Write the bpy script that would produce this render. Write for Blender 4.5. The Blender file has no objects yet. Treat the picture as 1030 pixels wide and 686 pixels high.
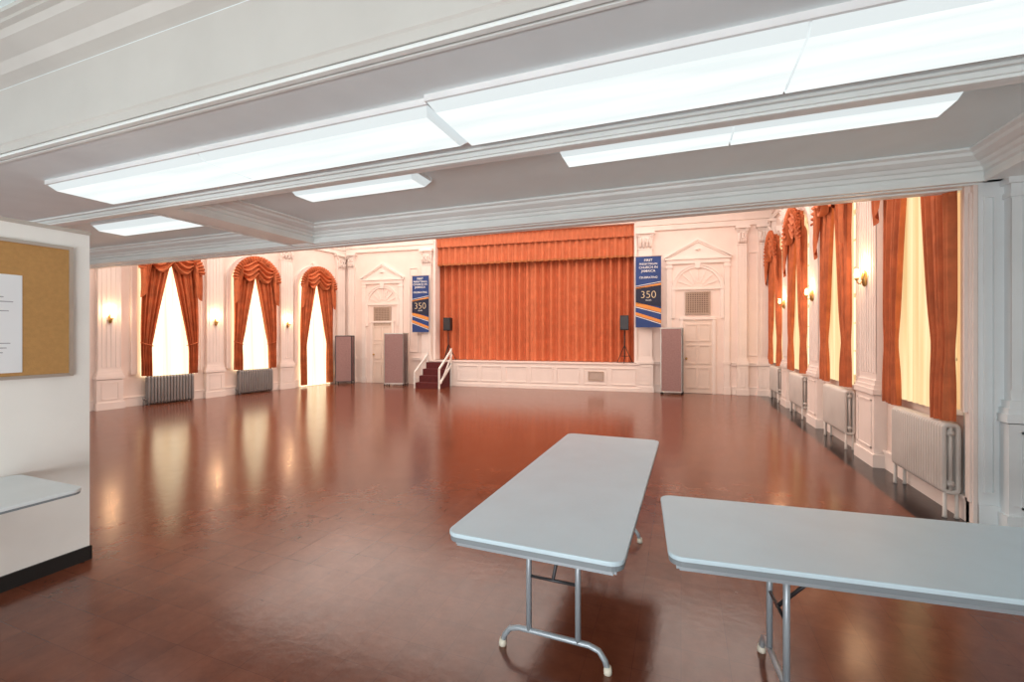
import bpy, math, random
from mathutils import Matrix, Vector
random.seed(4)
S = bpy.context.scene
COL = S.collection
pi = math.pi

# ------------------------------------------------------------ materials
def mat(name, col, rough=0.6, metal=0.0, var=0.06, nscale=3.0, bump=0.0, bscale=40.0, emit=None, estr=0.0, coat=0.0, spec=0.5, stretch=None):
    m = bpy.data.materials.new(name); m.use_nodes = True
    nt = m.node_tree; b = nt.nodes['Principled BSDF']
    b.inputs['Roughness'].default_value = rough
    b.inputs['Metallic'].default_value = metal
    b.inputs['Specular IOR Level'].default_value = spec
    b.inputs['Coat Weight'].default_value = coat
    tc = nt.nodes.new('ShaderNodeTexCoord')
    n = nt.nodes.new('ShaderNodeTexNoise'); n.inputs['Scale'].default_value = nscale; n.inputs['Detail'].default_value = 4
    if stretch:
        mp = nt.nodes.new('ShaderNodeMapping'); mp.inputs['Scale'].default_value = stretch
        nt.links.new(tc.outputs['Object'], mp.inputs['Vector']); nt.links.new(mp.outputs['Vector'], n.inputs['Vector'])
    else:
        nt.links.new(tc.outputs['Object'], n.inputs['Vector'])
    r = nt.nodes.new('ShaderNodeValToRGB')
    r.color_ramp.elements[0].position = 0.3; r.color_ramp.elements[1].position = 0.7
    r.color_ramp.elements[0].color = [max(0, c*(1-var)) for c in col]+[1]
    r.color_ramp.elements[1].color = [min(1, c*(1+var)) for c in col]+[1]
    nt.links.new(n.outputs['Fac'], r.inputs['Fac']); nt.links.new(r.outputs['Color'], b.inputs['Base Color'])
    if bump:
        n2 = nt.nodes.new('ShaderNodeTexNoise'); n2.inputs['Scale'].default_value = bscale
        nt.links.new(tc.outputs['Object'], n2.inputs['Vector'])
        bp = nt.nodes.new('ShaderNodeBump'); bp.inputs['Strength'].default_value = bump; bp.inputs['Distance'].default_value = 0.01
        nt.links.new(n2.outputs['Fac'], bp.inputs['Height']); nt.links.new(bp.outputs['Normal'], b.inputs['Normal'])
    if emit:
        b.inputs['Emission Color'].default_value = list(emit)+[1]
        b.inputs['Emission Strength'].default_value = estr
    return m

def emissive_fold_mat(name, dim, bright, estr, axis_scale=(14,0.1,0.25), base=(0.3,0.24,0.14)):  # bright and dim streaks are painted into the emission colour
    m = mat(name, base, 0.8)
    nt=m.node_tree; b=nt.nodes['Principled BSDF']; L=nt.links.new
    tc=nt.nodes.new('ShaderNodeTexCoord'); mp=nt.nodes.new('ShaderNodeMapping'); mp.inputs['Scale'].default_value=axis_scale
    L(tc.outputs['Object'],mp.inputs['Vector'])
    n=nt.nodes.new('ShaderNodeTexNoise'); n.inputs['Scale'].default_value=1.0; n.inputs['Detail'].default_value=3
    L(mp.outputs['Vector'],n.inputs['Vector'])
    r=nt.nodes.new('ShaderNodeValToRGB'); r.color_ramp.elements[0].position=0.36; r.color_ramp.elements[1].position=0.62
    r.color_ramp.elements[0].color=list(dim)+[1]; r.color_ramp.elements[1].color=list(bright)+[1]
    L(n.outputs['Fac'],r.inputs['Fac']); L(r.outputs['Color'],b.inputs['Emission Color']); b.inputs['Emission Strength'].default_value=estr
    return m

M_wall = mat('wall_cream_pink', (0.86,0.71,0.635), 0.55, var=0.03)
M_trimp = mat('trim_cream_pink', (0.88,0.765,0.70), 0.6, var=0.03)
M_white = mat('wall_white_paint', (0.84,0.83,0.79), 0.5, var=0.03)
M_pier = mat('pier_pale_paint', (0.80,0.85,0.865), 0.45, var=0.03)
M_ceil = mat('ceiling_paint', (0.80,0.94,0.96), 0.55, var=0.02, bump=0.1, bscale=25)
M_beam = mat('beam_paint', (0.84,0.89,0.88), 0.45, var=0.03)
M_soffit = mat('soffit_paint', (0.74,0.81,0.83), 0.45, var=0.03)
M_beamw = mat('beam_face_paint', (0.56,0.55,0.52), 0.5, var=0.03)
M_black = mat('black_rubber', (0.015,0.015,0.015), 0.5)
M_dark = mat('dark_metal', (0.05,0.05,0.055), 0.4, metal=0.5)
M_drape = mat('rust_drape', (0.55,0.14,0.046), 0.75, var=0.2, nscale=6, bump=0.2, bscale=200)
M_stagec = mat('orange_stage_curtain', (0.62,0.17,0.07), 0.7, var=0.10, nscale=4, bump=0.2, bscale=200)
M_sheer = emissive_fold_mat('sheer_glow_curtain',(0.74,0.50,0.22),(0.98,0.77,0.44),0.98)  # daylight glow and fold shading painted as emission, nothing shines from behind
M_sheerw = emissive_fold_mat('sheer_glow_pale',(0.82,0.62,0.35),(1.0,0.88,0.62),1.9)  # paler, stronger painted daylight glow for the left windows
M_tie = mat('gold_cord', (0.50,0.16,0.05), 0.6)
M_rad = mat('radiator_enamel_cream', (0.64,0.58,0.53), 0.45)
M_radg = mat('radiator_grey', (0.27,0.25,0.24), 0.4, metal=0.2)
M_tabtop = mat('table_laminate', (0.52,0.65,0.72), 0.38, var=0.03, nscale=5)
M_tabwhite = mat('table_laminate_offwhite', (0.68,0.73,0.75), 0.4, var=0.03, nscale=5)
M_tabedge = mat('table_edge', (0.20,0.23,0.25), 0.5)
M_steel = mat('table_leg_steel', (0.36,0.41,0.45), 0.35, metal=0.3)
M_glide = mat('glide_plastic', (0.7,0.66,0.55), 0.5)
M_fix = mat('fixture_metal', (0.85,0.87,0.88), 0.4)
M_diff = emissive_fold_mat('diffuser_lit',(0.80,0.88,0.88),(0.94,0.99,0.98),1.06,axis_scale=(0.8,9,1),base=(0.08,0.08,0.08))
M_diffs = mat('diffuser_side_lit', (0.15,0.16,0.16), 0.4, var=0.02, emit=(0.86,0.94,0.95), estr=0.80)
M_diffe = mat('diffuser_end', (0.3,0.32,0.33), 0.4, var=0.02, emit=(0.85,0.95,0.97), estr=0.6)
M_cork = mat('cork', (0.46,0.25,0.085), 0.85, var=0.07, nscale=40, bump=0.15, bscale=150)
M_alu = mat('aluminium_frame', (0.55,0.5,0.45), 0.35, metal=0.7)
M_paper = mat('paper', (0.78,0.8,0.82), 0.7, var=0.02)
M_ink = mat('ink', (0.35,0.35,0.38), 0.7)
M_blue = mat('banner_blue', (0.016,0.05,0.20), 0.6, var=0.15)
M_navy = mat('banner_navy', (0.008,0.012,0.04), 0.6, var=0.15)
M_gold = mat('banner_gold', (0.72,0.28,0.06), 0.6)
M_pgold = mat('banner_pale_gold', (0.88,0.70,0.45), 0.6)
M_bwhite = mat('banner_white', (0.85,0.85,0.85), 0.6)
M_mauve = mat('mauve_fabric', (0.31,0.185,0.175), 0.8, var=0.1, nscale=30)
M_brass = mat('aged_brass', (0.5,0.33,0.12), 0.35, metal=0.8)
M_shade = mat('sconce_shade_lit', (1,0.8,0.5), 0.6, emit=(1.0,0.66,0.28), estr=2.8)
M_maroon = mat('maroon_carpet', (0.10,0.012,0.012), 0.85, var=0.2, nscale=20)
M_grille = mat('grille_bronze', (0.50,0.37,0.29), 0.5)
M_grilled = mat('grille_shadow', (0.20,0.13,0.09), 0.8)
M_door = mat('door_beige_paint', (0.80,0.66,0.57), 0.45, var=0.03)
M_glass = mat('window_muntin_paint', (0.8,0.75,0.68), 0.5)
M_sky = mat('glowing_pane', (0.3,0.3,0.3), 0.3, emit=(1.0,0.88,0.62), estr=1.2)  # emission on the pane stands in for daylight from outside

def floor_mat():
    m = bpy.data.materials.new('floor_red_brown_tile'); m.use_nodes = True
    nt = m.node_tree; b = nt.nodes['Principled BSDF']; L = nt.links.new
    tc = nt.nodes.new('ShaderNodeTexCoord')
    br = nt.nodes.new('ShaderNodeTexBrick'); br.offset = 0.0; br.squash = 1.0
    br.inputs['Scale'].default_value = 1.0
    br.inputs['Brick Width'].default_value = 0.229; br.inputs['Row Height'].default_value = 0.229
    br.inputs['Mortar Size'].default_value = 0.0014; br.inputs['Mortar Smooth'].default_value = 0.4
    br.inputs['Color1'].default_value = (0.180,0.056,0.028,1); br.inputs['Color2'].default_value = (0.148,0.044,0.022,1)
    br.inputs['Mortar'].default_value = (0.10,0.032,0.02,1)
    L(tc.outputs['Object'], br.inputs['Vector'])
    n = nt.nodes.new('ShaderNodeTexNoise'); n.inputs['Scale'].default_value = 5.0; n.inputs['Detail'].default_value = 8; n.inputs['Roughness'].default_value = 0.72
    L(tc.outputs['Object'], n.inputs['Vector'])
    mx = nt.nodes.new('ShaderNodeMix'); mx.data_type = 'RGBA'; mx.blend_type = 'MULTIPLY'; mx.inputs['Factor'].default_value = 0.65
    r = nt.nodes.new('ShaderNodeValToRGB'); r.color_ramp.elements[0].position = 0.32; r.color_ramp.elements[1].position = 0.68
    r.color_ramp.elements[0].color = (0.62,0.58,0.57,1); r.color_ramp.elements[1].color = (1.3,1.3,1.3,1)
    L(n.outputs['Fac'], r.inputs['Fac'])
    L(br.outputs['Color'], mx.inputs['A']); L(r.outputs['Color'], mx.inputs['B'])
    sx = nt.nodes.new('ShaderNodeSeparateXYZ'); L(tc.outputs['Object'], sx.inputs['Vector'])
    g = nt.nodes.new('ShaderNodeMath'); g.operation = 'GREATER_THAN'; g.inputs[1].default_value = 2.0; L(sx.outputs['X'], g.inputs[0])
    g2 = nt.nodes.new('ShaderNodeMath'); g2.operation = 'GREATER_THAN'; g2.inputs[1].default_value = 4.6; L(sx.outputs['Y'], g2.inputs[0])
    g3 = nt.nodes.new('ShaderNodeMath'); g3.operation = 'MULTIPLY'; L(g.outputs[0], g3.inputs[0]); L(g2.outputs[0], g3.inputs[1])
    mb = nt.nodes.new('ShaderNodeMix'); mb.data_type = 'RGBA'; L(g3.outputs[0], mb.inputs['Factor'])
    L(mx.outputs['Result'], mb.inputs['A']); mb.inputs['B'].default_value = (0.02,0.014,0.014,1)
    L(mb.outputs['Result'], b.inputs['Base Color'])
    mp = nt.nodes.new('ShaderNodeMapping'); mp.inputs['Scale'].default_value=(2.2,0.8,1); mp.inputs['Rotation'].default_value=(0,0,0.5); L(tc.outputs['Object'],mp.inputs['Vector'])
    n2 = nt.nodes.new('ShaderNodeTexNoise'); n2.inputs['Scale'].default_value = 6.0; n2.inputs['Detail'].default_value = 5; n2.inputs['Roughness'].default_value=0.6; L(mp.outputs['Vector'], n2.inputs['Vector'])
    mr = nt.nodes.new('ShaderNodeMapRange'); mr.inputs['From Min'].default_value = 0.3; mr.inputs['From Max'].default_value = 0.7
    mr.inputs['To Min'].default_value = 0.16; mr.inputs['To Max'].default_value = 0.22
    L(n2.outputs['Fac'], mr.inputs['Value']); L(mr.outputs['Result'], b.inputs['Roughness'])
    n3 = nt.nodes.new('ShaderNodeTexNoise'); n3.inputs['Scale'].default_value = 16.0; n3.inputs['Detail'].default_value = 2; L(tc.outputs['Object'], n3.inputs['Vector'])
    bp = nt.nodes.new('ShaderNodeBump'); bp.inputs['Strength'].default_value = 0.18; bp.inputs['Distance'].default_value = 0.005
    L(n3.outputs['Fac'], bp.inputs['Height'])
    L(bp.outputs['Normal'], b.inputs['Normal'])
    b.inputs['Specular IOR Level'].default_value = 0.55
    return m
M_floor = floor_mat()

# ------------------------------------------------------------ mesh builder
class MB:
    def __init__(s): s.v=[]; s.f=[]; s.sm=[]
    def add(s, vs, fs, smooth=False):
        o=len(s.v); s.v+= [tuple(p) for p in vs]
        for f in fs: s.f.append([i+o for i in f]); s.sm.append(smooth)
    def box(s,x0,x1,y0,y1,z0,z1):
        x0,x1=sorted((x0,x1)); y0,y1=sorted((y0,y1)); z0,z1=sorted((z0,z1))
        s.add([(x0,y0,z0),(x1,y0,z0),(x1,y1,z0),(x0,y1,z0),(x0,y0,z1),(x1,y0,z1),(x1,y1,z1),(x0,y1,z1)],
              [(0,3,2,1),(4,5,6,7),(0,1,5,4),(1,2,6,5),(2,3,7,6),(3,0,4,7)])
        return s
    def prism(s, poly, y0, y1):
        n=len(poly)
        s.add([(p[0],y0,p[1]) for p in poly]+[(p[0],y1,p[1]) for p in poly],
              [tuple(range(n)), tuple(range(2*n-1,n-1,-1))]+[(i,i+n,(i+1)%n+n,(i+1)%n) for i in range(n)])
        return s
    def mould(s, prof, A, B, nrm):
        n=len(prof); A=Vector(A);B=Vector(B);nv=Vector(nrm)
        vs=[A+nv*o+Vector((0,0,z)) for o,z in prof]+[B+nv*o+Vector((0,0,z)) for o,z in prof]
        s.add(vs,[tuple(range(n)), tuple(range(2*n-1,n-1,-1))]+[(i,i+n,(i+1)%n+n,(i+1)%n) for i in range(n)])
        return s
    def tube(s, pts, r, seg=8, closed=False):
        pts=[Vector(p) for p in pts]; n=len(pts)
        up=None; vs=[]
        for i,p in enumerate(pts):
            if closed: t=(pts[(i+1)%n]-pts[i-1])
            else: t=(pts[min(i+1,n-1)]-pts[max(i-1,0)])
            t.normalize()
            if up is None:
                a=Vector((0,0,1)) if abs(t.z)<0.9 else Vector((1,0,0))
                up=(a-t*a.dot(t)).normalized()
            else:
                up=(up-t*up.dot(t)).normalized()
            w=t.cross(up)
            rr=r[i] if isinstance(r,(list,tuple)) else r
            for k in range(seg):
                a=2*pi*k/seg
                vs.append(p+up*math.cos(a)*rr+w*math.sin(a)*rr)
        fs=[]
        for i in range(n if closed else n-1):
            j=(i+1)%n
            for k in range(seg):
                fs.append((i*seg+k,i*seg+(k+1)%seg,j*seg+(k+1)%seg,j*seg+k))
        if not closed:
            fs.append(tuple(range(seg-1,-1,-1))); fs.append(tuple(range((n-1)*seg,n*seg)))
        s.add(vs,fs,True); return s
    def lathe(s, prof, c=(0,0,0), seg=20):
        vs=[];n=len(prof)
        for r,z in prof:
            for k in range(seg):
                a=2*pi*k/seg; vs.append((c[0]+r*math.cos(a),c[1]+r*math.sin(a),c[2]+z))
        fs=[(i*seg+k,i*seg+(k+1)%seg,(i+1)*seg+(k+1)%seg,(i+1)*seg+k) for i in range(n-1) for k in range(seg)]
        fs.append(tuple(range(seg-1,-1,-1))); fs.append(tuple(range((n-1)*seg,n*seg)))
        s.add(vs,fs,True); return s
    def grid(s, fn, nu, nv, smooth=True):
        vs=[fn(i/nu,j/nv) for j in range(nv+1) for i in range(nu+1)]
        fs=[(j*(nu+1)+i,(j+1)*(nu+1)+i,(j+1)*(nu+1)+i+1,j*(nu+1)+i+1) for j in range(nv) for i in range(nu)]
        s.add(vs,fs,smooth); return s
    def mesh(s,name,m):
        me=bpy.data.meshes.new(name); me.from_pydata(s.v,[],s.f); me.update()
        me.polygons.foreach_set('use_smooth', s.sm)
        me.materials.append(m)
        return me

def frame(origin, d):
    d=Vector((d[0],d[1],0)).normalized(); y=Vector((-d.y,d.x,0))
    return Matrix(((d.x,y.x,0,origin[0]),(d.y,y.y,0,origin[1]),(0,0,1,origin[2] if len(origin)>2 else 0),(0,0,0,1)))
def T(x,y,z): return Matrix.Translation((x,y,z))
I4 = Matrix.Identity(4)

def struct(name, mb, m, Mx=I4):
    o=bpy.data.objects.new(name, mb.mesh(name,m)); COL.objects.link(o); o.matrix_world=Mx
    o['kind']='structure'; return o
def thing(name, Mx, label, cat, group=None):
    o=bpy.data.objects.new(name,None); o.empty_display_size=0.1; COL.objects.link(o); o.matrix_world=Mx
    o['label']=label; o['category']=cat
    if group: o['group']=group
    return o
def part(name, parent, mb, m, label=None, bevel=0):
    me = mb.mesh(name,m) if isinstance(mb,MB) else mb
    o=bpy.data.objects.new(name, me); COL.objects.link(o); o.parent=parent
    if label: o['label']=label
    if bevel:
        md=o.modifiers.new('bevel','BEVEL'); md.width=bevel; md.segments=2; md.limit_method='ANGLE'
    return o
def dup(root, Mx, **props):
    def rec(o,par):
        c=o.copy(); COL.objects.link(c)
        if par: c.parent=par
        for ch in list(o.children): rec(ch,c)
        return c
    kids=list(root.children)
    c=root.copy(); COL.objects.link(c); c.matrix_world=Mx
    for k in kids: rec(k,c)
    for a,b in props.items(): c[a]=b
    return c
def text_mesh(txt, size, m, bold=0.0, align='CENTER'):
    cu=bpy.data.curves.new('txt','FONT'); cu.body=txt; cu.size=size; cu.align_x=align; cu.extrude=0.001; cu.offset=bold
    o=bpy.data.objects.new('txt',cu); COL.objects.link(o)
    bpy.context.view_layer.update()
    me=bpy.data.meshes.new_from_object(o.evaluated_get(bpy.context.evaluated_depsgraph_get()))
    bpy.data.objects.remove(o); bpy.data.curves.remove(cu)
    me.transform(Matrix.Rotation(pi/2,4,'X')); me.materials.clear(); me.materials.append(m)
    return me

# ------------------------------------------------------------ frames
XR=2.4
FB=frame((-11.38,13.01),(13.78,1.09))
LB=math.hypot(13.78,1.09)
FL=frame((-12.16,5.91),(0.78,7.10))
LL=math.hypot(0.78,7.10)
FR=frame((XR,14.1),(0,-1))
HB=2.97
HC=3.20
HN=3.65
HH=5.6

# ------------------------------------------------------------ floor, ceilings
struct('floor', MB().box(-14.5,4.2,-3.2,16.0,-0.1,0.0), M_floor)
struct('ceiling', MB().box(-14,4,5.0,15.5,HH,HH+0.1), M_wall)
struct('ceiling.001', MB().box(-13.5,3.9,2.9,5.1,HC,HC+0.1), M_ceil)
struct('ceiling.002', MB().box(-13.5,3.9,-3.1,1.9,HN,HN+0.1), M_ceil)

NY0,NY1=1.73,3.02
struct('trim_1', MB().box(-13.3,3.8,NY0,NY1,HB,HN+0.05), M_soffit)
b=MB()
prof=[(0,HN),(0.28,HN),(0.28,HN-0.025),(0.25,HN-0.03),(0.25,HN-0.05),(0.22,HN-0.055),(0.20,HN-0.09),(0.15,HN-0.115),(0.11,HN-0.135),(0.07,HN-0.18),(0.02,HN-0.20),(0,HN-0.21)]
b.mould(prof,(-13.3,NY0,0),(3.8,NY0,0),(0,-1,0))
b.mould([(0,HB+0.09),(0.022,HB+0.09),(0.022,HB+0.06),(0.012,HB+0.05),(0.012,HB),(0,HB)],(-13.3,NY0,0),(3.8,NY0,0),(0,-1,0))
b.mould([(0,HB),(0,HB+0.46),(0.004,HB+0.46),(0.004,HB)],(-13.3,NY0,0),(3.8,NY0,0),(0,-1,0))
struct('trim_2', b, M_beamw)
b=MB()
for (y0,y1,d) in ((NY0+0.0,NY0+0.03,0.02),(NY0+0.06,NY0+0.08,0.012),(NY1-0.17,NY1-0.15,0.015),(NY1-0.11,NY1-0.0,0.03),(NY1-0.09,NY1-0.05,0.045)):
    b.box(-13.3,3.8,y0,y1,HB-d,HB+0.01)
for (y0,y1,z0,z1) in ((NY1,NY1+0.03,HB-0.03,HB+0.05),(NY1,NY1+0.08,HC-0.07,HC),(NY1,NY1+0.14,HC-0.03,HC)):
    b.box(-13.3,3.8,y0,y1,z0,z1)
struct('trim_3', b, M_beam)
FY0,FY1=4.97,5.25
struct('trim_4', MB().box(-13.3,2.7,FY0,FY1,HB,HH), M_beam)
cprof=[(0,HC),(0.20,HC),(0.20,HC-0.018),(0.165,HC-0.03),(0.155,HC-0.055),(0.11,HC-0.08),(0.085,HC-0.085),(0.07,HC-0.11),(0.045,HC-0.12),(0.04,HC-0.15),(0.015,HC-0.16),(0.015,HC-0.19),(0.03,HC-0.195),(0.03,HB-0.01),(0,HB-0.01)]
struct('trim_5', MB().mould(cprof,(-13.3,FY0,0),(2.4,FY0,0),(0,-1,0)).box(-13.3,2.4,FY0+0.06,FY0+0.09,HB-0.012,HB+0.01).box(-13.3,2.4,FY1-0.09,FY1+0.02,HB-0.015,HB+0.01), M_beam)
LX0,LX1=-5.28,-4.9
struct('trim_6', MB().box(LX0,LX1,NY1,FY0,HB,HC+0.03).mould(cprof,(LX1,NY1,0),(LX1,FY0,0),(1,0,0)).mould(cprof,(LX0,NY1,0),(LX0,FY0,0),(-1,0,0)), M_beam)
struct('trim_7', MB().box(2.42,2.75,NY1,5.06,HB,HC+0.03).mould(cprof,(2.42,NY1,0),(2.42,FY0,0),(-1,0,0)), M_beam)

# ------------------------------------------------------------ walls
def wall_openings(L0,L1,H,th,ops):
    b=MB(); x=L0
    for (xc,hw,sill,spring) in sorted(ops):
        b.box(x,xc-hw,0,th,0,H)
        if sill>0.01: b.box(xc-hw,xc+hw,0,th,0,sill)
        N=20
        for i in range(N):
            a0=pi-pi*i/N;a1=pi-pi*(i+1)/N
            p0=(xc+hw*math.cos(a0),spring+hw*math.sin(a0));p1=(xc+hw*math.cos(a1),spring+hw*math.sin(a1))
            b.prism([p0,p1,(p1[0],H),(p0[0],H)],0,th)
        x=xc+hw
    b.box(x,L1,0,th,0,H)
    return b
leftw=[(1.5,0.50,0.72,3.22),(3.68,0.50,0.72,3.22),(5.81,0.50,0.0,3.22)]
rightY=[5.87,8.45,10.95,13.3]
pilY=(7.18,9.72,12.14)
rightw=[(14.1-y,0.52,0.98,3.60) for y in rightY]
struct('wall_left', wall_openings(-1.4,LL+0.3,HH,0.3,leftw), M_wall, FL)
struct('wall_right', wall_openings(-0.3,14.1-5.04,HH,0.3,rightw), M_wall, FR)
CA0,CA1=3.55,10.16
CT=5.05
b=MB().box(-0.2,CA0,0,0.3,0,HH).box(CA1,LB+0.3,0,0.3,0,HH).box(CA0,CA1,0,0.3,CT,HH)
struct('wall_back', b, M_wall, FB)
struct('wall_stage', MB().box(CA0-0.6,CA1+0.6,1.6,1.7,0,HH).box(CA0-0.6,CA0-0.5,0.3,1.6,0,HH).box(CA1+0.5,CA1+0.6,0.3,1.6,0,HH), M_wall, FB)
struct('wall_pier', MB().box(2.7,3.9,5.05,5.25,0,HC+0.05), M_pier)
struct('wall_front', MB().box(-13.5,3.9,-3.1,-2.9,0,HN), M_white)
struct('wall_side', MB().box(3.7,3.9,-2.9,5.05,0,HN), M_white)
struct('wall_annex', MB().box(-13.4,-13.2,-2.9,5.2,0,HN), M_white)
PX=-4.1; PE=1.995
struct('wall_partition', MB().box(PX-0.12,PX,-2.9,PE,0,2.40), M_white)
struct('trim_8', MB().box(PX-0.125,PX+0.006,-2.9,PE+0.006,2.395,2.42), M_alu)
struct('baseboard_partition', MB().box(PX,PX+0.015,-2.9,PE+0.008,0,0.10).box(PX-0.12,PX+0.015,PE,PE+0.008,0,0.10), M_black)

# ------------------------------------------------------------ classical trim
def pilaster(b, xc, w, h, z0=0.0, proj=0.10, base=0.95, cap=0.5, plain=False):
    b.box(xc-w/2-0.05,xc+w/2+0.05,-proj-0.05,0.01,z0,z0+0.16)
    b.box(xc-w/2-0.03,xc+w/2+0.03,-proj-0.03,0.01,z0+0.16,z0+base-0.08)
    b.box(xc-w/2-0.05,xc+w/2+0.05,-proj-0.05,0.01,z0+base-0.07,z0+base)
    px=w/2-0.05
    for (x0,x1,zz0,zz1) in ((-px,px,0.22,0.24),(-px,px,base-0.16,base-0.14),(-px,-px+0.02,0.22,base-0.14),(px-0.02,px,0.22,base-0.14)):
        b.box(xc+x0,xc+x1,-proj-0.04,-proj-0.02,z0+zz0,z0+zz1)
    b.box(xc-w/2-0.035,xc+w/2+0.035,-proj-0.035,0.01,z0+base,z0+base+0.05)
    b.box(xc-w/2-0.02,xc+w/2+0.02,-proj-0.02,0.01,z0+base+0.05,z0+base+0.11)
    zt=h-cap
    b.box(xc-w/2,xc+w/2,-proj,0.01,z0+base+0.11,zt)
    n=max(3,int(w/0.075)); st=w/n
    for i in range(n+1):
        x=xc-w/2+st*i
        x0=max(x-0.016,xc-w/2); x1=min(x+0.016,xc+w/2)
        b.box(x0,x1,-proj-0.010,-proj+0.005,z0+base+0.2,zt-0.05)
    b.box(xc-w/2-0.015,xc+w/2+0.015,-proj-0.02,0.01,zt-0.04,zt)
    if plain:
        b.box(xc-w/2,xc+w/2,-proj,0.01,zt,h)
        b.box(xc-w/2-0.03,xc+w/2+0.03,-proj-0.03,0.01,h-0.05,h)
        return
    wb=w/2-0.01
    b.prism([(xc-wb,zt),(xc+wb,zt),(xc+wb+0.05,h-0.08),(xc-wb-0.05,h-0.08)],-proj,0.01)
    for row,(zz,hh,nn) in enumerate(((zt,0.17,4),(zt+0.13,0.17,3))):
        for i in range(nn):
            x=xc+(i-(nn-1)/2)*(w/nn)
            b.tube([(x,-proj,zz),(x,-proj-0.03,zz+hh*0.5),(x,-proj-0.06,zz+hh*0.9),(x,-proj-0.085,zz+hh*0.85),(x,-proj-0.08,zz+hh*0.7)],[0.035,0.04,0.032,0.022,0.008],6)
    for sgn in (-1,1):
        pts=[]
        for k in range(14):
            a=k*0.6; r=0.055*(1-k/16)
            pts.append((xc+sgn*(w/2+0.0)+sgn*r*math.cos(a),-proj-0.05,h-0.14+r*math.sin(a)))
        b.tube(pts,0.014,5)
    b.box(xc-w/2-0.08,xc+w/2+0.08,-proj-0.08,0.01,h-0.08,h-0.03)
    b.box(xc-w/2-0.06,xc+w/2+0.06,-proj-0.06,0.01,h-0.03,h)

def rectframe(b,x0,x1,z0,z1,w=0.04,d=0.025,y=0.0):
    b.box(x0,x1,y-d,y+0.005,z0,z0+w); b.box(x0,x1,y-d,y+0.005,z1-w,z1)
    b.box(x0,x0+w,y-d,y+0.005,z0+w,z1-w); b.box(x1-w,x1,y-d,y+0.005,z0+w,z1-w)

def archframe(b,xc,hw,z0,spring,w=0.10,d=0.05,N=24,key=True):
    for s_ in (-1,1):
        xa=xc+s_*hw; xb=xc+s_*(hw+w)
        b.box(xa,xb,-d,0.005,z0,spring)
        b.box(xc+s_*(hw+w),xc+s_*(hw+w+0.025),-d-0.02,0.005,z0,spring)
    for i in range(N):
        a0=pi*i/N;a1=pi*(i+1)/N
        for (r0,r1,dd) in ((hw,hw+w,d),(hw+w,hw+w+0.03,d+0.02)):
            b.prism([(xc+r0*math.cos(a0),spring+r0*math.sin(a0)),(xc+r1*math.cos(a0),spring+r1*math.sin(a0)),
                     (xc+r1*math.cos(a1),spring+r1*math.sin(a1)),(xc+r0*math.cos(a1),spring+r0*math.sin(a1))],-dd,0.005)
    if key:
        zt=spring+hw
        b.prism([(xc-0.06,zt-0.04),(xc+0.06,zt-0.04),(xc+0.10,zt+0.22),(xc-0.10,zt+0.22)],-d-0.05,0.005)

b=MB()
for xc in (0.32,2.59,4.75): pilaster(b,xc,0.42,4.55,base=0.75)
pilaster(b,6.88,0.34,4.55,base=0.75)
pilaster(b,-0.6,0.42,4.55,base=0.75)
struct('trim_9', b, M_trimp, FL)
b=MB()
for (xc,hw,sill,spring) in leftw: archframe(b,xc,hw+0.14,0.75,spring)
struct('trim_10', b, M_trimp, FL)
def entab(b,x0,x1,z):
    b.mould([(0,z),(0.06,z),(0.06,z+0.14),(0.09,z+0.15),(0.09,z+0.38),(0.14,z+0.42),(0.26,z+0.52),(0.30,z+0.6),(0,z+0.62)],(x0,0,0),(x1,0,0),(0,-1,0))
b=MB(); entab(b,-1.3,LL,4.56); struct('trim_11', b, M_trimp, FL)
b=MB(); entab(b,0,9.0,4.85); struct('trim_12', b, M_trimp, FR)
b=MB(); entab(b,0,CA0,4.62); entab(b,CA1,LB,4.75); struct('trim_13', b, M_trimp, FB)
def base_rail(b,segs,zr):
    for x0,x1 in segs:
        b.box(x0,x1,-0.03,0.005,0,0.20); b.box(x0,x1,-0.045,0.005,0.20,0.225)
        if zr: b.box(x0,x1,-0.045,0.005,zr-0.06,zr); b.box(x0,x1,-0.06,0.005,zr,zr+0.025)
b=MB(); base_rail(b,[(-1.3,5.28),(6.34,LL)],None); struct('baseboard_left', b, M_trimp, FL)
b=MB(); base_rail(b,[(0,9.0)],None)
for (xc,hw,s_,sp) in rightw: b.box(xc-hw-0.1,xc+hw+0.1,-0.05,0.005,s_-0.05,s_)
struct('baseboard_right', b, M_trimp, FR)
b=MB(); base_rail(b,[(0.0,0.35),(2.75,3.3),(10.6,10.95),(12.75,LB)],0.88); struct('baseboard_back', b, M_trimp, FB)
b=MB()
for Y in pilY: pilaster(b,14.1-Y,0.56,4.84,base=0.98)
pilaster(b,14.1-14.0+0.06,0.2,4.84,base=0.98)
struct('trim_14', b, M_trimp, FR)
b=MB()
for (xc,hw,sill,spring) in rightw: archframe(b,xc,hw+0.16,0.98,spring,w=0.08)
struct('trim_15', b, M_trimp, FR)
struct('trim_16', MB().box(14.1-5.15,14.1-5.04,-0.03,0.0,0,2.96).box(14.1-5.13,14.1-5.06,-0.045,0.0,0.2,2.9), M_trimp, FR)
FP=frame((2.4,5.05),(1,0))
b=MB(); pilaster(b,0.34,0.34,2.97,base=1.0,cap=0.12,proj=0.10,plain=True)
b.box(0.0,0.04,-0.02,0.2,0,2.97)
b.box(0.0,0.14,-0.03,0,0,0.2)
b.box(0.0,0.32,-0.012,0.02,0,2.97)
rectframe(b,0.03,0.11,0.3,2.85,w=0.015,y=-0.012)
struct('trim_17', b, M_pier, FP)

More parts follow.
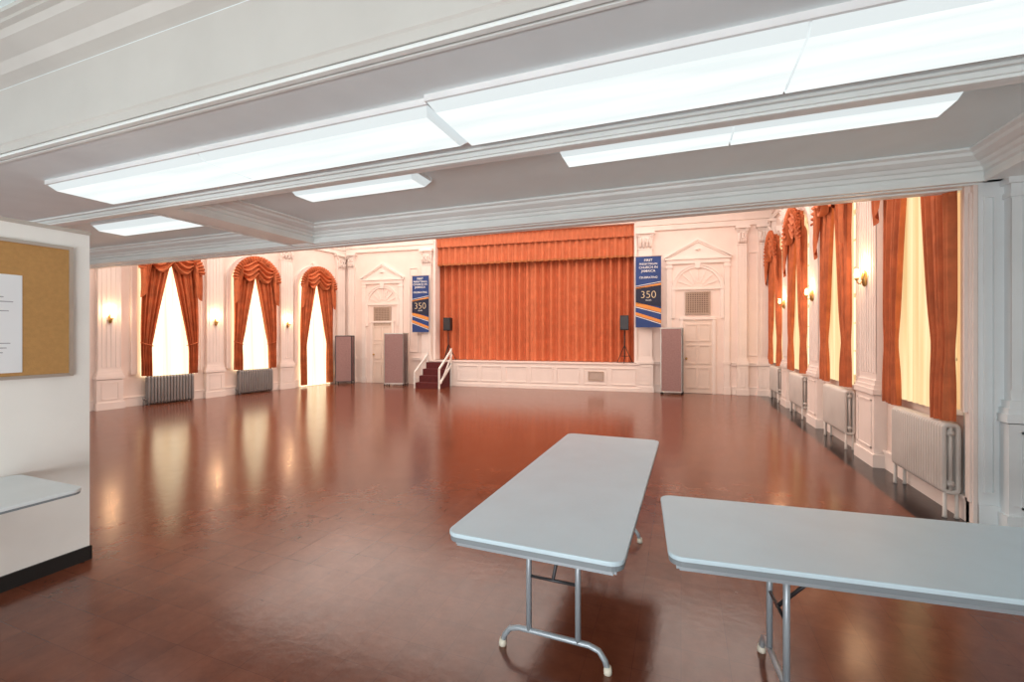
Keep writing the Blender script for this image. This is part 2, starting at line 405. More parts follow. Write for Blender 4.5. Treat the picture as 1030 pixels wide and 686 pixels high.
def portal(Mx,xc,dz,idx,hw=0.82):
    b=MB()
    zb=3.74+dz; za=4.48+dz
    for s_ in (-1,1):
        x=xc+s_*(hw-0.08)
        b.box(x-0.07,x+0.07,-0.04,0.005,0.0,zb)
        b.box(x-0.09,x+0.09,-0.06,0.005,0.0,0.2); b.box(x-0.09,x+0.09,-0.055,0.005,0.85,0.93)
        b.box(x-0.09,x+0.09,-0.055,0.005,zb-0.12,zb-0.05)
    b.box(xc-hw,xc+hw,-0.055,0.005,zb,zb+0.12); b.box(xc-hw-0.04,xc+hw+0.04,-0.085,0.005,zb+0.12,zb+0.17)
    z0=zb+0.17
    w=hw+0.05
    for (o,d) in ((0.0,0.085),(0.05,0.06)):
        for s_ in (-1,1):
            b.prism([(xc+s_*(w-o*2),z0+o*0.2),(xc+s_*(w-o*2),z0+0.05-o*.2),(xc,za-o),(xc,za-0.08-o)],-d,0.005)
    b.prism([(xc-w,z0-0.01),(xc+w,z0-0.01),(xc,za-0.06)],-0.025,0.005)
    b.lathe([(0.001,0),(0.06,0.01),(0.08,0.04),(0.001,0.06)],(xc,-0.02,z0+0.2),12)
    ahw=hw-0.25
    archframe(b,xc,ahw,2.16+dz*0.6,3.02+dz,w=0.07,d=0.03,key=False)
    zt=3.02+dz+ahw
    b.prism([(xc-0.05,zt-0.02),(xc+0.05,zt-0.02),(xc+0.08,zb+0.01),(xc-0.08,zb+0.01)],-0.06,0.005)
    b.box(xc-ahw-0.07,xc+ahw+0.07,-0.04,0.005,2.99+dz,3.03+dz)
    for k in range(1,8):
        a=pi*k/8; ca,sa=math.cos(a),math.sin(a); R=ahw-0.04
        b.prism([(xc+0.16*ca-0.01*sa,3.03+dz+0.16*sa+0.01*ca),(xc+0.16*ca+0.01*sa,3.03+dz+0.16*sa-0.01*ca),(xc+R*ca+0.018*sa,3.03+dz+R*sa-0.018*ca),(xc+R*ca-0.018*sa,3.03+dz+R*sa+0.018*ca)],-0.018,0.005)
    b.box(xc-0.47,xc-0.39,-0.05,0.005,0,2.12); b.box(xc+0.39,xc+0.47,-0.05,0.005,0,2.12); b.box(xc-0.49,xc+0.49,-0.06,0.005,2.12,2.18)
    struct('trim_%d'%(18+idx),b,M_trimp,Mx)
    g=MB(); gx0,gx1,gz0,gz1=xc-0.34,xc+0.34,2.27+dz,2.93+dz
    g.box(gx0,gx1,-0.02,0.0,gz0,gz1)
    struct('trim_%d'%(22+idx),g,M_grilled,Mx)
    g=MB(); rectframe(g,gx0,gx1,gz0,gz1,w=0.035,d=0.045)
    for i in range(1,11):
        x=gx0+(gx1-gx0)*i/11; g.box(x-0.012,x+0.012,-0.035,-0.015,gz0,gz1)
        z=gz0+(gz1-gz0)*i/11; g.box(gx0,gx1,-0.035,-0.015,z-0.012,z+0.012)
    struct('trim_%d'%(24+idx),g,M_grille,Mx)
    d=MB(); dx0,dx1=xc-0.39,xc+0.39
    d.box(dx0,dx1,-0.03,0.0,0.01,2.11)
    for (z0_,z1_) in ((0.15,0.75),(0.85,1.40),(1.5,2.0)):
        for (a,c_) in ((dx0+0.07,dx0+0.36),(dx0+0.42,dx1-0.07)):
            rectframe(d,a,c_,z0_,z1_,w=0.03,d=0.02,y=-0.03)
    do=struct('door_%d'%(1+idx),d,M_door,Mx)
    k=MB().lathe([(0.02,0),(0.02,0.03),(0.035,0.05),(0.03,0.075),(0.001,0.08)])
    me=k.mesh('knob',M_brass); me.transform(Matrix.Rotation(pi/2,4,'X'))
    o=bpy.data.objects.new('door_knob',me); COL.objects.link(o); o.parent=do; o.location=(dx0+0.08,-0.03,1.0)
portal(FB,1.55,-0.25,0)
portal(FB,11.86,0.0,1,hw=0.85)
b=MB()
pilaster(b,3.30,0.34,4.60,base=0.9); pilaster(b,10.42,0.38,4.74,base=0.9)
pilaster(b,13.02,0.22,4.74,base=0.9,proj=0.07); pilaster(b,13.55,0.22,4.74,base=0.9,proj=0.07)
pilaster(b,0.32,0.24,4.60,base=0.9,proj=0.07)
struct('trim_28', b, M_trimp, FB)
b=MB()
rectframe(b,13.17,13.41,1.1,4.0,w=0.02)
rectframe(b,2.62,2.95,1.1,4.0,w=0.02)
b.box(CA0-0.02,CA0+0.06,-0.05,0.3,0.85,CT); b.box(CA1-0.06,CA1+0.02,-0.05,0.3,0.85,CT); b.box(CA0,CA1,-0.05,0.3,CT-0.03,CT+0.05)
struct('trim_29', b, M_trimp, FB)

# ------------------------------------------------------------ stage
SH=0.83
HX=[(0,3,2,1),(4,5,6,7),(0,1,5,4),(1,2,6,5),(2,3,7,6),(3,0,4,7)]
st=thing('stage', FB, 'low cream panelled stage platform below the orange curtain','stage')
b=MB().box(3.46,10.24,-0.14,1.6,0,SH-0.03)
b.box(4.40,10.26,-0.17,-0.13,0,0.10)
n=7; w=(10.2-4.4)/n
for i in range(n):
    rectframe(b,4.4+w*i+0.06,4.4+w*(i+1)-0.06,0.18,SH-0.14,w=0.025,d=0.02,y=-0.14)
part('front_panel',st,b,M_trimp)
part('stage_floor',st,MB().box(3.44,10.26,-0.17,1.6,SH-0.03,SH),M_trimp)
g=MB(); rectframe(g,8.75,9.22,0.30,0.58,w=0.03,d=0.03,y=-0.14)
for i in range(1,8): g.box(8.75,9.22,-0.155,-0.13,0.30+0.035*i,0.315+0.035*i)
part('vent_grille',st,g,M_grille,'tan louvred vent grille')

sp=thing('stage_steps', FB@T(3.84,-0.19,0),'dark maroon carpeted steps with white rail climbing to stage','steps')
b=MB()
for i in range(4): b.box(-0.38,0.38,-0.24*(4-i),-0.005,0.0 if i==0 else 0.2*i-0.02,0.2*(i+1)-0.02)
part('tread_flight',sp,b,M_maroon)
def rail(x,zf,zbk,braces,t=0.045):
    b=MB()
    b.box(x,x+t,-0.96,-0.90,0,zf); b.box(x,x+t,-0.06,-0.005,0,zbk)
    for (za,zb_) in braces:
        b.add([(x,-0.94,za),(x+t,-0.94,za),(x+t,-0.02,zb_),(x,-0.02,zb_),(x,-0.94,za+0.07),(x+t,-0.94,za+0.07),(x+t,-0.02,zb_+0.07),(x,-0.02,zb_+0.07)],HX)
    return b
b=rail(0.40,0.64,1.24,((0.58,1.14),(0.10,0.66)))
x=0.41
b.add([(x+0.035,-0.92,0.16),(x+0.06,-0.92,0.16),(x+0.06,-0.06,1.06),(x+0.035,-0.06,1.06),(x+0.035,-0.86,0.16),(x+0.06,-0.86,0.16),(x+0.06,-0.02,1.0),(x+0.035,-0.02,1.0)],HX)
part('handrail',sp,b,M_white,'white painted wooden handrail')
part('handrail',sp,rail(-0.44,0.52,1.10,((0.46,1.0),),t=0.035),M_white,'white painted wooden handrail')

sc=thing('stage_curtain', FB@T((CA0+CA1)/2,0.42,SH),'pleated rust orange stage curtain with fringed valance','curtain')
W=(CA1-CA0)/2+0.35
for s_ in (-1,1):
    def fn(u,v,s_=s_):
        x=s_*(W*u) - s_*0.06*(1-u)
        ph=2*pi*14*u+0.5*math.sin(6.5*u+s_)
        y=0.10*math.sin(ph)*(0.85+0.15*math.sin(9*u+1))*min(1,0.3+6*u)
        return (x, y-0.01*s_, (CT-SH+0.1)*(1-v)+0.015)
    part('curtain_panel',sc,MB().grid(fn,420,10),M_stagec)
def fn(u,v):
    x=-W+2*W*u; y=-0.25+0.05*math.sin(2*pi*32*u+0.8*math.sin(11*u))*(0.6+0.4*v)
    return (x,y,CT-SH+0.08-(CT-SH+0.08-3.25)*v)
part('valance',sc,MB().grid(fn,560,6),M_stagec)
def fn(u,v):
    x=-W+2*W*u; y=-0.34+0.022*math.sin(2*pi*46*u+0.5*math.sin(17*u))*(0.4+0.6*v)
    return (x,y,CT-SH+0.08-0.47*v)
part('valance_header',sc,MB().grid(fn,640,4),M_stagec)
def fn(u,v):
    x=-W+2*W*u; y=-0.265+0.05*math.sin(2*pi*32*u+0.8*math.sin(11*u))
    return (x,y,3.28-0.06*v)
part('fringe',sc,MB().grid(fn,560,1),M_tie,'darker orange fringe')

# ------------------------------------------------------------ banners
def banner(Mx,label,w=0.72,h=2.05):
    o=thing('banner',Mx,label,'banner','anniversary banners beside the stage')
    k=h/2.05
    def fn(u,v): return (-w/2+w*u,-0.02-0.008*math.sin(pi*u),h*(1-v))
    c=MB().grid(fn,12,4); c.grid(lambda u,v:(w/2-w*u,-0.012,h*(1-v)),2,2)
    part('cloth',o,c,M_blue,'deep blue banner cloth')
    part('hanging_rod',o,MB().tube([(-w/2-0.03,-0.02,h+0.01),(w/2+0.03,-0.02,h+0.01)],0.010),M_alu)
    y=-0.034
    def poly(name,pts,m_,lab):
        part(name,o,MB().prism([(p[0],p[1]*k) for p in pts],y,y+0.004),m_,lab)
    def band(x0,z0,x1,z1,t,m_,lab): poly('stripe',[(x0,z0),(x0,z0+t),(x1,z1+t),(x1,z1)],m_,lab)
    poly('dark_field',[(-w/2,0.70),(-w/2,1.14),(w/2,1.22),(w/2,0.60)],M_navy,'dark navy field behind the numeral')
    band(-w/2,1.10,w/2,1.22,0.06,M_gold,'orange gold diagonal stripe')
    band(-w/2,1.19,w/2,1.31,0.015,M_bwhite,'thin white diagonal stripe')
    band(-w/2,0.62,w/2,0.42,0.12,M_gold,'orange gold diagonal stripe')
    band(-w/2,0.585,w/2,0.385,0.02,M_bwhite,'thin white diagonal stripe')
    band(-w/2,0.36,w/2,0.12,0.09,M_gold,'orange gold diagonal stripe')
    band(-w/2,0.325,w/2,0.085,0.02,M_bwhite,'thin white diagonal stripe')
    for txt,sz,z,m_,bo in (('FIRST',0.098,1.91,M_bwhite,.001),('PRESBYTERIAN',0.076,1.81,M_bwhite,.001),('CHURCH IN',0.095,1.705,M_bwhite,.001),('JAMAICA',0.098,1.60,M_bwhite,.001),
                     ('CELEBRATING',0.080,1.42,M_bwhite,.001),('350',0.30,0.85,M_pgold,-0.006),('YEARS',0.06,0.765,M_bwhite,0)):
        t=part('lettering',o,text_mesh(txt,sz,m_,bold=bo),m_); t.location=(0,-0.046,z*k)
    return o
banner(FB@T(3.14,-0.20,1.78),'blue anniversary banner hanging beside panelled door and pilaster',w=0.62,h=1.90)
banner(FB@T(10.50,-0.25,1.90),'blue anniversary banner hanging on pilaster beside stage curtain',w=0.71,h=2.06)

def speaker(Mx):
    o=thing('loudspeaker',Mx,'black loudspeaker on a tripod stand on the stage','speaker','stage loudspeakers')
    b=MB(); z0,z1=1.0,1.44
    p=[(-0.13,-0.14),(0.13,-0.14),(0.10,0.13),(-0.10,0.13)]
    b.add([(x,y,z0) for x,y in p]+[(x,y,z1) for x,y in p],HX)
    part('cabinet',o,b,M_black,bevel=0.012)
    part('grille',o,MB().box(-0.11,0.11,-0.15,-0.14,z0+0.03,z1-0.03),M_dark)
    s=MB().tube([(0,0,0.12),(0,0,1.0)],0.018)
    for a in (0.5,2.6,4.7):
        s.tube([(0,0,0.55),(0.26*math.cos(a),0.26*math.sin(a),0.015)],0.012,6)
        s.tube([(0,0,0.2),(0.17*math.cos(a),0.17*math.sin(a),0.22)],0.008,6)
    part('tripod_stand',o,s,M_black)
speaker(FB@T(4.02,0.10,SH)); speaker(FB@T(9.82,0.04,SH))

def divider(Mx,label,w,h,nP,m_=M_mauve,spread=0.09):
    o=thing('room_divider',Mx,label,'room divider')
    fr=MB()
    for i in range(nP):
        s_=1 if i%2==0 else -1
        x0,x1=-w/2,w/2
        ya=i*spread; yb=(i+1)*spread
        if s_<0: ya,yb=yb,ya
        p=MB(); t=0.02
        p.add([(x0,ya,0.1),(x1,yb,0.1),(x1,yb+t,0.1),(x0,ya+t,0.1),(x0,ya,h-0.02),(x1,yb,h-0.02),(x1,yb+t,h-0.02),(x0,ya+t,h-0.02)],HX)
        part('panel',o,p,m_)
        for (xx,yy) in ((x0,ya+0.01),(x1,yb+0.01)):
            fr.box(xx-0.012,xx+0.012,yy-0.018,yy+0.018,0.07,h)
        for zz in (0.07,h-0.025):
            fr.add([(x0,ya-0.004,zz),(x1,yb-0.004,zz),(x1,yb+t+.004,zz),(x0,ya+t+.004,zz),(x0,ya-.004,zz+0.03),(x1,yb-.004,zz+0.03),(x1,yb+t+.004,zz+0.03),(x0,ya+t+.004,zz+0.03)],HX)
        for xx,yy in ((x0,ya+0.01),(x1,yb+0.01)):
            cst=MB(); cst.tube([(xx-0.012,yy,0.035),(xx+0.012,yy,0.035)],0.034,12); cst.box(xx-0.008,xx+0.008,yy-0.012,yy+0.012,0.03,0.08)
            part('caster',o,cst,M_dark)
    part('frame',o,fr,M_dark if nP<4 else M_alu)
    return o
Rz=lambda a: Matrix.Rotation(math.radians(a),4,'Z')
divider(T(-8.83,12.35,0)@Rz(12),'folded mauve fabric room divider beside the stage steps',0.62,1.74,5)
divider(T(-0.26,13.25,0)@Rz(-6),'folded mauve fabric room divider beside panelled door',0.54,1.88,5)
divider(T(-10.80,12.25,0)@Rz(24),'dark framed folding screen on casters near wall corner',0.50,1.66,3,m_=M_mauve,spread=0.14)

# ------------------------------------------------------------ windows and drapes
def window_unit(Mx,idx,hw,sill,spring):
    b=MB(); y=0.14
    b.box(-hw,-hw+0.05,y,y+0.05,sill,spring); b.box(hw-0.05,hw,y,y+0.05,sill,spring); b.box(-hw,hw,y,y+0.05,sill,sill+0.06)
    b.box(-hw,hw,y,y+0.05,(sill+spring)/2-0.03,(sill+spring)/2+0.03); b.box(-hw,hw,y,y+0.05,spring-0.03,spring+0.03)
    for x in (-hw/3,hw/3): b.box(x-0.012,x+0.012,y+0.01,y+0.04,sill,spring)
    k=(spring-sill)/6
    for i in range(1,6): b.box(-hw,hw,y+0.01,y+0.04,sill+k*i-0.012,sill+k*i+0.012)
    for i in range(16):
        a0=pi*i/16;a1=pi*(i+1)/16;r0=hw-0.05;r1=hw
        b.prism([(r0*math.cos(a0),spring+r0*math.sin(a0)),(r1*math.cos(a0),spring+r1*math.sin(a0)),(r1*math.cos(a1),spring+r1*math.sin(a1)),(r0*math.cos(a1),spring+r0*math.sin(a1))],y,y+0.05)
    o=struct('window_%d'%idx,b,M_glass,Mx)
    p=MB(); poly=[(-hw,sill),(hw,sill)]+[(hw*math.cos(pi*i/20),spring+hw*math.sin(pi*i/20)) for i in range(21)]
    p.prism(poly,y+0.06,y+0.065)
    c=bpy.data.objects.new('window_pane',p.mesh('pane',M_sky)); COL.objects.link(c); c.parent=o

def drapes(Mx,hw,zb,zt,sill,sheer_m,label,seed,tiez=None,openw=0.24,flare=0.12,top_in=0.05,yb=-0.10,ya=0.045,expo=1.25,tie=True):
    rnd=random.Random(seed)
    spring=zt-hw
    o=thing('window_drapes',Mx,label,'curtains','draped window curtains')
    arch=lambda x: spring+math.sqrt(max(hw*hw-x*x,0.0))
    def fs(u,v):
        x=-(hw-0.03)+2*(hw-0.03)*u
        top=arch(x)-0.08
        return (x,-0.012+0.016*math.sin(2*pi*11*u+1.5*math.sin(5*u)),sill-0.04+(top-sill+0.04)*(1-v))
    part('sheer_curtain',o,MB().grid(fs,120,8),sheer_m,'pale yellow sheer curtain with painted daylight glow')
    tz=tiez
    vt=1-(tz-zb)/(zt-zb)
    for s_ in (-1,1):
        ph=rnd.random()*6
        fl=flare+rnd.random()*0.03
        def fp(u,v,s_=s_):
            if v<vt:
                k=v/vt; e=-top_in+(hw-openw+top_in)*(k**expo)
            else:
                k=(v-vt)/(1-vt); e=hw-openw-fl*math.sin(k*pi/2)
            out=hw+0.015*math.sin(3*v)
            x=(out+(e-out)*u)
            xt=hw+(-0.05-hw)*u
            top=arch(min(abs(xt),hw))
            z=zb+(top-zb)*(1-v)
            gather=1.0-0.45*math.exp(-((v-vt)/0.08)**2)
            y=yb-ya*gather*math.sin(2*pi*4.5*u+ph+1.0*math.sin(3*v))-0.35*ya*math.sin(2*pi*11*u+ph)
            z+= -0.05*u*math.exp(-((v-vt)/0.2)**2)
            return (s_*x,y,z)
        part('curtain_panel',o,MB().grid(fp,80,44),M_drape)
        if tie:
            t=MB(); xo=s_*(hw+0.0); xi=s_*(hw-openw-0.005)
            t.tube([(xo,yb+0.02,tz+0.04),(xo,yb-ya+0.01,tz+0.04),((xo+xi)/2,yb-ya-0.02,tz-0.0),(xi,yb-ya+0.01,tz-0.04),(xi,yb+0.05,tz-0.04)],0.010,8)
            part('tieback',o,t,M_drape)
    hv=hw+0.05
    def fv(u,v):
        x=-hv+2*hv*u; s=abs(x)/hv
        top=spring+math.sqrt(max(hv*hv-x*x,0))+0.03
        k=min(max((s-0.66)/0.14,0),1); k=k*k*(3-2*k)
        b1=zt-0.46-0.20*abs(math.sin(pi*min(s,0.70)/0.70))
        b2=zt-1.30+0.55*(1-s)
        bot=b1*(1-k)+b2*k
        z=top+(bot-top)*v
        sw=0.05*math.sin(2*pi*4.5*v+2.5*math.cos(pi*s/0.7))*(1-k)
        tl=0.035*math.sin(x*38)*k
        return (x,yb-ya-0.055-sw*min(1,4*v)-tl-0.02*math.sin(pi*v),z)
    part('swag_valance',o,MB().grid(fv,90,44),M_drape,'gathered swag valance following the arch')
    def fr_(u,v):
        a=pi*(1-u); r=hv+0.06-0.16*v
        return (r*math.cos(a),yb-ya-0.08-0.025*math.sin(2*pi*26*u)-0.02*math.sin(pi*v),spring+r*math.sin(a))
    part('arch_ruffle',o,MB().grid(fr_,260,5),M_drape)
    return o

for i,(xc,hw,sill,spring) in enumerate(leftw):
    window_unit(FL@T(xc,0,0),i+1,hw,max(sill,0.02),spring)
    lab=['rust drapes with swag valance over arched window near partition','rust drapes with swag valance over tall arched window','floor length rust drapes over arched glazed doorway'][i]
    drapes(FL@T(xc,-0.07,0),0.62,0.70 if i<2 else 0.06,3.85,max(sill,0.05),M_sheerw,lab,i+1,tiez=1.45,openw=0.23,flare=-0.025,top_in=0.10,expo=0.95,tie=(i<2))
for i,(xc,hw,sill,spring) in enumerate(rightw):
    window_unit(FR@T(xc,0,0),i+4,hw,sill,spring)
    lab=['long rust drapes over tall window beside pale pier','rust swagged drapes over arched window between lit sconces','rust swagged drapes over arched window with cream radiator','rust swagged drapes over arched window near the stage wall'][i]
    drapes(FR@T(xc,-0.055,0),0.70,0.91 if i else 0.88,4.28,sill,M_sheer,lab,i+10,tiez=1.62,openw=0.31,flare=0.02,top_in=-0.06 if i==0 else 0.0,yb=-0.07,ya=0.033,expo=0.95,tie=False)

# ------------------------------------------------------------ radiators
def radiator(n,w,z0,z1,m_,Mx,label):
    o=thing('radiator',Mx,label,'radiator','cast iron radiators below the windows')
    b=MB(); st=w/n
    for i in range(n):
        x=-w/2+st*(i+0.5)
        pts=[]
        y0,y1=-0.06,0.045
        zz0=z0+0.02;r=0.03
        for (cx,cz,a0) in ((y0+r,z1-r,90),(y0+r,zz0+r,180),(y1-r,zz0+r,270),(y1-r,z1-r,0)):
            for k in range(4):
                a=math.radians(a0+30*k); pts.append((x,cx+r*math.cos(a),cz+r*math.sin(a)))
        b.tube(pts,st*0.46,8,closed=True)
        b.tube([(x,-0.01,zz0),(x,-0.01,z1)],st*0.36,8)
    b.tube([(-w/2,-0.01,z0+0.10),(w/2,-0.01,z0+0.10)],0.028,8)
    b.tube([(-w/2,-0.01,z1-0.07),(w/2,-0.01,z1-0.07)],0.028,8)
    part('section_bank',o,b,m_)
    for x in (-w/2+st/2,w/2-st/2):
        for y in (-0.05,0.035):
            part('foot',o,MB().lathe([(0.020,0),(0.016,0.02),(0.014,z0+0.06)],(x,y,0),10),m_)
    v=MB().tube([(-w/2,-0.01,z0+0.10),(-w/2-0.05,-0.01,z0+0.10),(-w/2-0.06,-0.01,z0+0.07),(-w/2-0.06,-0.01,0.0)],0.012,8)
    v.lathe([(0.018,0),(0.024,0.02),(0.024,0.05),(0.01,0.06)],(-w/2-0.05,-0.01,z0+0.10),10)
    part('valve_pipe',o,v,m_)
for xc in (1.5,3.68): radiator(15,1.02,0.03,0.66,M_radg,FL@T(xc,-0.15,0),'grey cast iron column radiator below draped arched window')
for i,(xc,hw,s_,sp_) in enumerate(rightw):
    radiator(22,1.06 if i<3 else 1.0,0.21,0.84,M_rad,FR@T(xc+(0.15 if i==0 else 0.12),-0.10,0),'cream cast iron column radiator below draped arched window')

def sconce(Mx,first=[None]):
    if first[0]: return dup(first[0],Mx)
    o=thing('wall_sconce',Mx,'small brass wall sconce with glowing shade on pilaster','wall lamp','lit wall sconces')
    b=MB().lathe([(0.001,-0.12),(0.025,-0.10),(0.035,-0.03),(0.04,0.0),(0.03,0.05),(0.015,0.09),(0.001,0.10)],(0,-0.012,0),14)
    b.tube([(0,-0.03,-0.03),(0,-0.06,-0.08),(0,-0.085,-0.07),(0,-0.10,-0.03)],0.008,8)
    b.lathe([(0.010,-0.03),(0.028,-0.015),(0.022,0.0)],(0,-0.10,0),12)
    part('bracket',o,b,M_brass)
    s=MB().lathe([(0.018,0.0),(0.030,0.02),(0.034,0.05),(0.026,0.09),(0.014,0.12)],(0,-0.10,0),16)
    part('lamp_shade',o,s,M_shade)
    first[0]=o
    return o
SCL=[(0.32,2.10),(2.59,2.09),(4.75,2.07)]; SCR=[(pilY[0],2.47),(pilY[1],2.46),(pilY[2],2.46)]
for x,z in SCL: sconce(FL@T(x,-0.118,z-0.05))
for y,z in SCR: sconce(FR@T(14.1-y,-0.118,z-0.05))
def plamp(loc,e,col,r=0.03):
    l=bpy.data.lights.new('sconce_bulb','POINT'); l.energy=e; l.color=col; l.shadow_soft_size=r
    o=bpy.data.objects.new('sconce_bulb',l); COL.objects.link(o); o.location=loc
for x,z in SCL: plamp(FL@Vector((x,-0.218,z+0.11)),8,(1,0.60,0.32))
for y,z in SCR: plamp(FR@Vector((14.1-y,-0.218,z+0.11)),8,(1,0.60,0.32))

# ------------------------------------------------------------ ceiling lights
def fixture(x0,x1,y0,y1,zc,label,npan=1,drop=0.075,i_=0.055):
    xm,ym=(x0+x1)/2,(y0+y1)/2; w,d=(x1-x0),(y1-y0)
    o=thing('ceiling_light',T(xm,ym,zc),label,'ceiling light','fluorescent ceiling lights')
    b=MB().box(-w/2,w/2,-d/2,d/2,-0.03,0.0)
    b.box(-w/2-0.006,w/2+0.006,-d/2-0.010,-d/2+0.01,-0.035,0.0); b.box(-w/2-0.006,w/2+0.006,d/2-0.01,d/2+0.010,-0.035,0.0)
    part('housing',o,b,M_fix)
    for s_ in (-1,1):
        b=MB(); xa=s_*w/2; xb=s_*(w/2-0.03)
        b.add([(xa,-d/2,-0.03),(xa,d/2,-0.03),(xb,d/2-i_,-drop),(xb,-d/2+i_,-drop)],[(0,1,2,3)])
        part('end_cap',o,b,M_diffe)
    pw=w/npan
    for i in range(npan):
        a=-w/2+pw*i; c=a+pw
        al=a+(0.03 if i==0 else 0.006); cl=c-(0.03 if i==npan-1 else 0.006)
        p=MB()
        p.add([(al,-d/2+i_,-drop),(cl,-d/2+i_,-drop),(cl,d/2-i_,-drop),(al,d/2-i_,-drop)],[(0,3,2,1)])
        part('diffuser',o,p,M_diff)
        for q in (-1,1):
            p=MB()
            p.add([(a if i==0 else al,q*d/2,-0.03),(c if i==npan-1 else cl,q*d/2,-0.03),(cl,q*(d/2-i_),-drop),(al,q*(d/2-i_),-drop)],[(0,1,2,3)])
            part('diffuser_side',o,p,M_diffs)
    return o
fixture(-5.05,-1.325,2.16,2.68,HB,'long double fluorescent fixture under the wide beam',2)
fixture(-1.31,2.30,2.13,2.70,HB,'long bright double fluorescent fixture under the wide beam',2)
fixture(-0.93,1.62,3.47,3.84,HC,'long slim fluorescent fixture on recessed ceiling',2,drop=0.10,i_=0.07)
fixture(-3.76,-2.30,3.47,3.84,HC,'short fluorescent fixture on recessed ceiling',drop=0.10,i_=0.07)
fixture(-7.56,-5.75,3.70,4.15,HC,'short fluorescent fixture in the side ceiling bay',drop=0.10,i_=0.07)

# ------------------------------------------------------------ bulletin board
FPt=frame((PX,0),(0,1))
bb=thing('bulletin_board',FPt@T(1.15,0,0),'cork bulletin board with metal frame on white partition','bulletin board')
part('cork_panel',bb,MB().box(-0.72,0.72,-0.015,0,1.38,2.27),M_cork)
b=MB(); rectframe(b,-0.74,0.74,1.365,2.285,w=0.022,d=0.025); part('frame',bb,b,M_alu)
def paper(y,z0,z1,w,label):
    p=thing('paper_sheet',FPt@T(y,-0.017,z0),label,'paper')
    h=z1-z0
    part('sheet',p,MB().box(-w/2,w/2,-0.002,0,0,h),M_paper)
    l=MB(); n=int(h/0.03)
    r=random.Random(int(z0*100))
    for i in range(2,n-2):
        if r.random()<0.25: continue
        l.box(-w/2+0.03,-w/2+0.03+(w-0.06)*(0.4+0.6*r.random()),-0.003,-0.002,h-0.03*i,h-0.03*i+0.006)
    part('printed_lines',p,l,M_ink)
paper(1.485,1.41,2.05,0.28,'tall white printed notice sheet pinned to cork board')

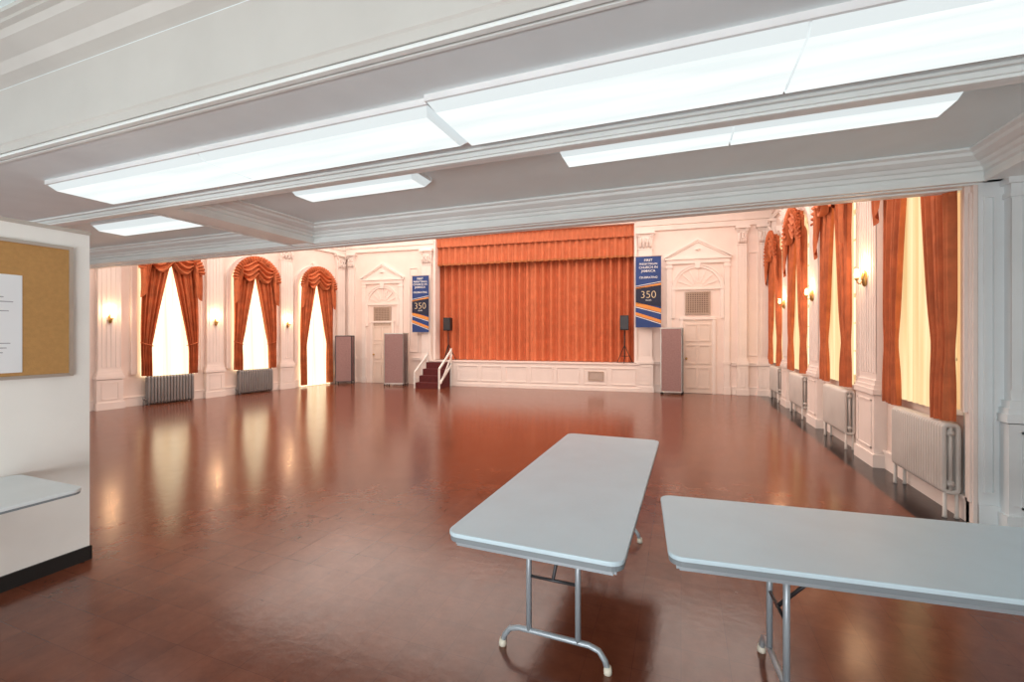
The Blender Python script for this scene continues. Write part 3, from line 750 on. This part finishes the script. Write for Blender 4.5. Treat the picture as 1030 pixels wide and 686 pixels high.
# ------------------------------------------------------------ folding tables
def rrect(hx,hy,r,n=6):
    out=[]
    for (cx,cy,a0) in ((hx-r,hy-r,0),(-hx+r,hy-r,90),(-hx+r,-hy+r,180),(hx-r,-hy+r,270)):
        for k in range(n+1):
            a=math.radians(a0+90*k/n); out.append((cx+r*math.cos(a),cy+r*math.sin(a)))
    return out
def slab(hx,hy,r,z0,z1):
    b=MB(); p=rrect(hx,hy,r); n=len(p)
    b.add([(x,y,z0) for x,y in p]+[(x,y,z1) for x,y in p],[tuple(range(n-1,-1,-1)),tuple(range(n,2*n))]+[(i,(i+1)%n,(i+1)%n+n,i+n) for i in range(n)])
    return b
def table(Mx,label,L=2.30,W_=0.78,top=M_tabtop,thin=False,inset=0.39):
    o=thing('folding_table',Mx,label,'table','folding tables')
    hx,hy=L/2,W_/2
    part('tabletop',o,slab(hx,hy,0.06,0.722,0.742),top,'off-white laminate tabletop' if thin else 'pale grey blue laminate tabletop',bevel=0.004)
    part('edge_band',o,slab(hx-0.004,hy-0.004,0.058,0.710 if thin else 0.700,0.722),M_tabedge,'dark grey edge band')
    i=0.20 if thin else 0.045
    for s_ in (-1,1):
        part('apron_rail',o,MB().box(-hx+i,hx-i,s_*(hy-i)-0.012,s_*(hy-i)+0.012,0.672,0.71),M_steel)
        part('apron_rail',o,MB().box(s_*(hx-i)-0.012,s_*(hx-i)+0.012,-hy+i,hy-i,0.672,0.71),M_steel)
    for s_ in (-1,1):
        x=s_*(hx-(0.5 if thin else inset))
        b=MB(); pw=0.13; zb_=0.115; fw=0.265
        for q in (-1,1):
            b.tube([(x,q*pw,0.69),(x,q*pw,0.40),(x,q*(pw+0.0),zb_)],0.0145,10)
        b.tube([(x,-hy+0.06,0.685),(x,hy-0.06,0.685)],0.013,10)
        pts=[(x,-fw-0.012,0.02),(x,-fw,0.06),(x,-fw+0.03,0.10),(x,-fw+0.08,zb_),(x,0,zb_),(x,fw-0.08,zb_),(x,fw-0.03,0.10),(x,fw,0.06),(x,fw+0.012,0.02)]
        b.tube(pts,0.0145,10)
        part('leg_frame',o,b,M_steel)
        for q in (-1,1): part('foot_glide',o,MB().lathe([(0.020,0.0),(0.021,0.012),(0.018,0.035)],(x,q*(fw+0.013),0),12),M_glide)
        b=MB().tube([(x,0.0,0.40),(x-s_*0.16,0.0,0.56),(x-s_*0.34,0.0,0.685)],0.009,8); b.tube([(x,-0.13,0.40),(x,0.13,0.40)],0.008,8)
        part('folding_brace',o,b,M_dark)
    return o
table(T(-0.60,2.965,0)@Rz(89.0),'pale grey folding table standing lengthwise toward stage',L=2.28,W_=0.81)
t2=T(-0.08,2.33,0)@Rz(5.0)@T(1.15,0,0)
table(t2,'pale grey folding table set crosswise beside the first',W_=0.745,inset=0.50)
table(T(PX+0.385,0.46,0)@Rz(90),'off-white folding table against white partition',W_=0.74,top=M_tabwhite,thin=True)

# ------------------------------------------------------------ lights
def area(name,loc,rot,sx,sy,e,col):
    l=bpy.data.lights.new(name,'AREA'); l.shape='RECTANGLE'; l.size=sx; l.size_y=sy; l.energy=e; l.color=col
    o=bpy.data.objects.new(name,l); COL.objects.link(o); o.location=loc; o.rotation_euler=rot
# area lamps added for presumed hidden hall lights, enlarged to soften floor reflections
for x in (-9.3,-4.75,-0.2):
    for y in (7.4,11.2):
        area('hall_ceiling_lamp',(x,y,HH-0.05),(0,0,0),4.4,3.7,132,(1.0,0.90,0.82))
area('added_fill_lamp',(-1.0,-2.6,0.9),(math.radians(102),0,math.radians(10)),3.4,1.2,200,(0.97,0.99,1.0))  # fill lamp added behind the camera to brighten beams and ceiling
area('added_fill_lamp',(-7.5,-1.8,1.0),(math.radians(110),0,0),2.5,1.2,120,(0.97,0.99,1.0))  # second added fill lamp, out of view on the left
w=bpy.data.worlds.new('world'); S.world=w; w.use_nodes=True
w.node_tree.nodes['Background'].inputs['Color'].default_value=(0.8,0.9,1,1)
w.node_tree.nodes['Background'].inputs['Strength'].default_value=0.6

S.view_settings.view_transform='Standard'
cam=bpy.data.cameras.new('camera'); cam.sensor_width=36; cam.lens=450/1030*36; cam.shift_y=-5/1030; cam.clip_start=0.05
co=bpy.data.objects.new('camera',cam); COL.objects.link(co); co.location=(0,0,1.65); co.rotation_euler=(pi/2,0,math.radians(20.7))
S.camera=co
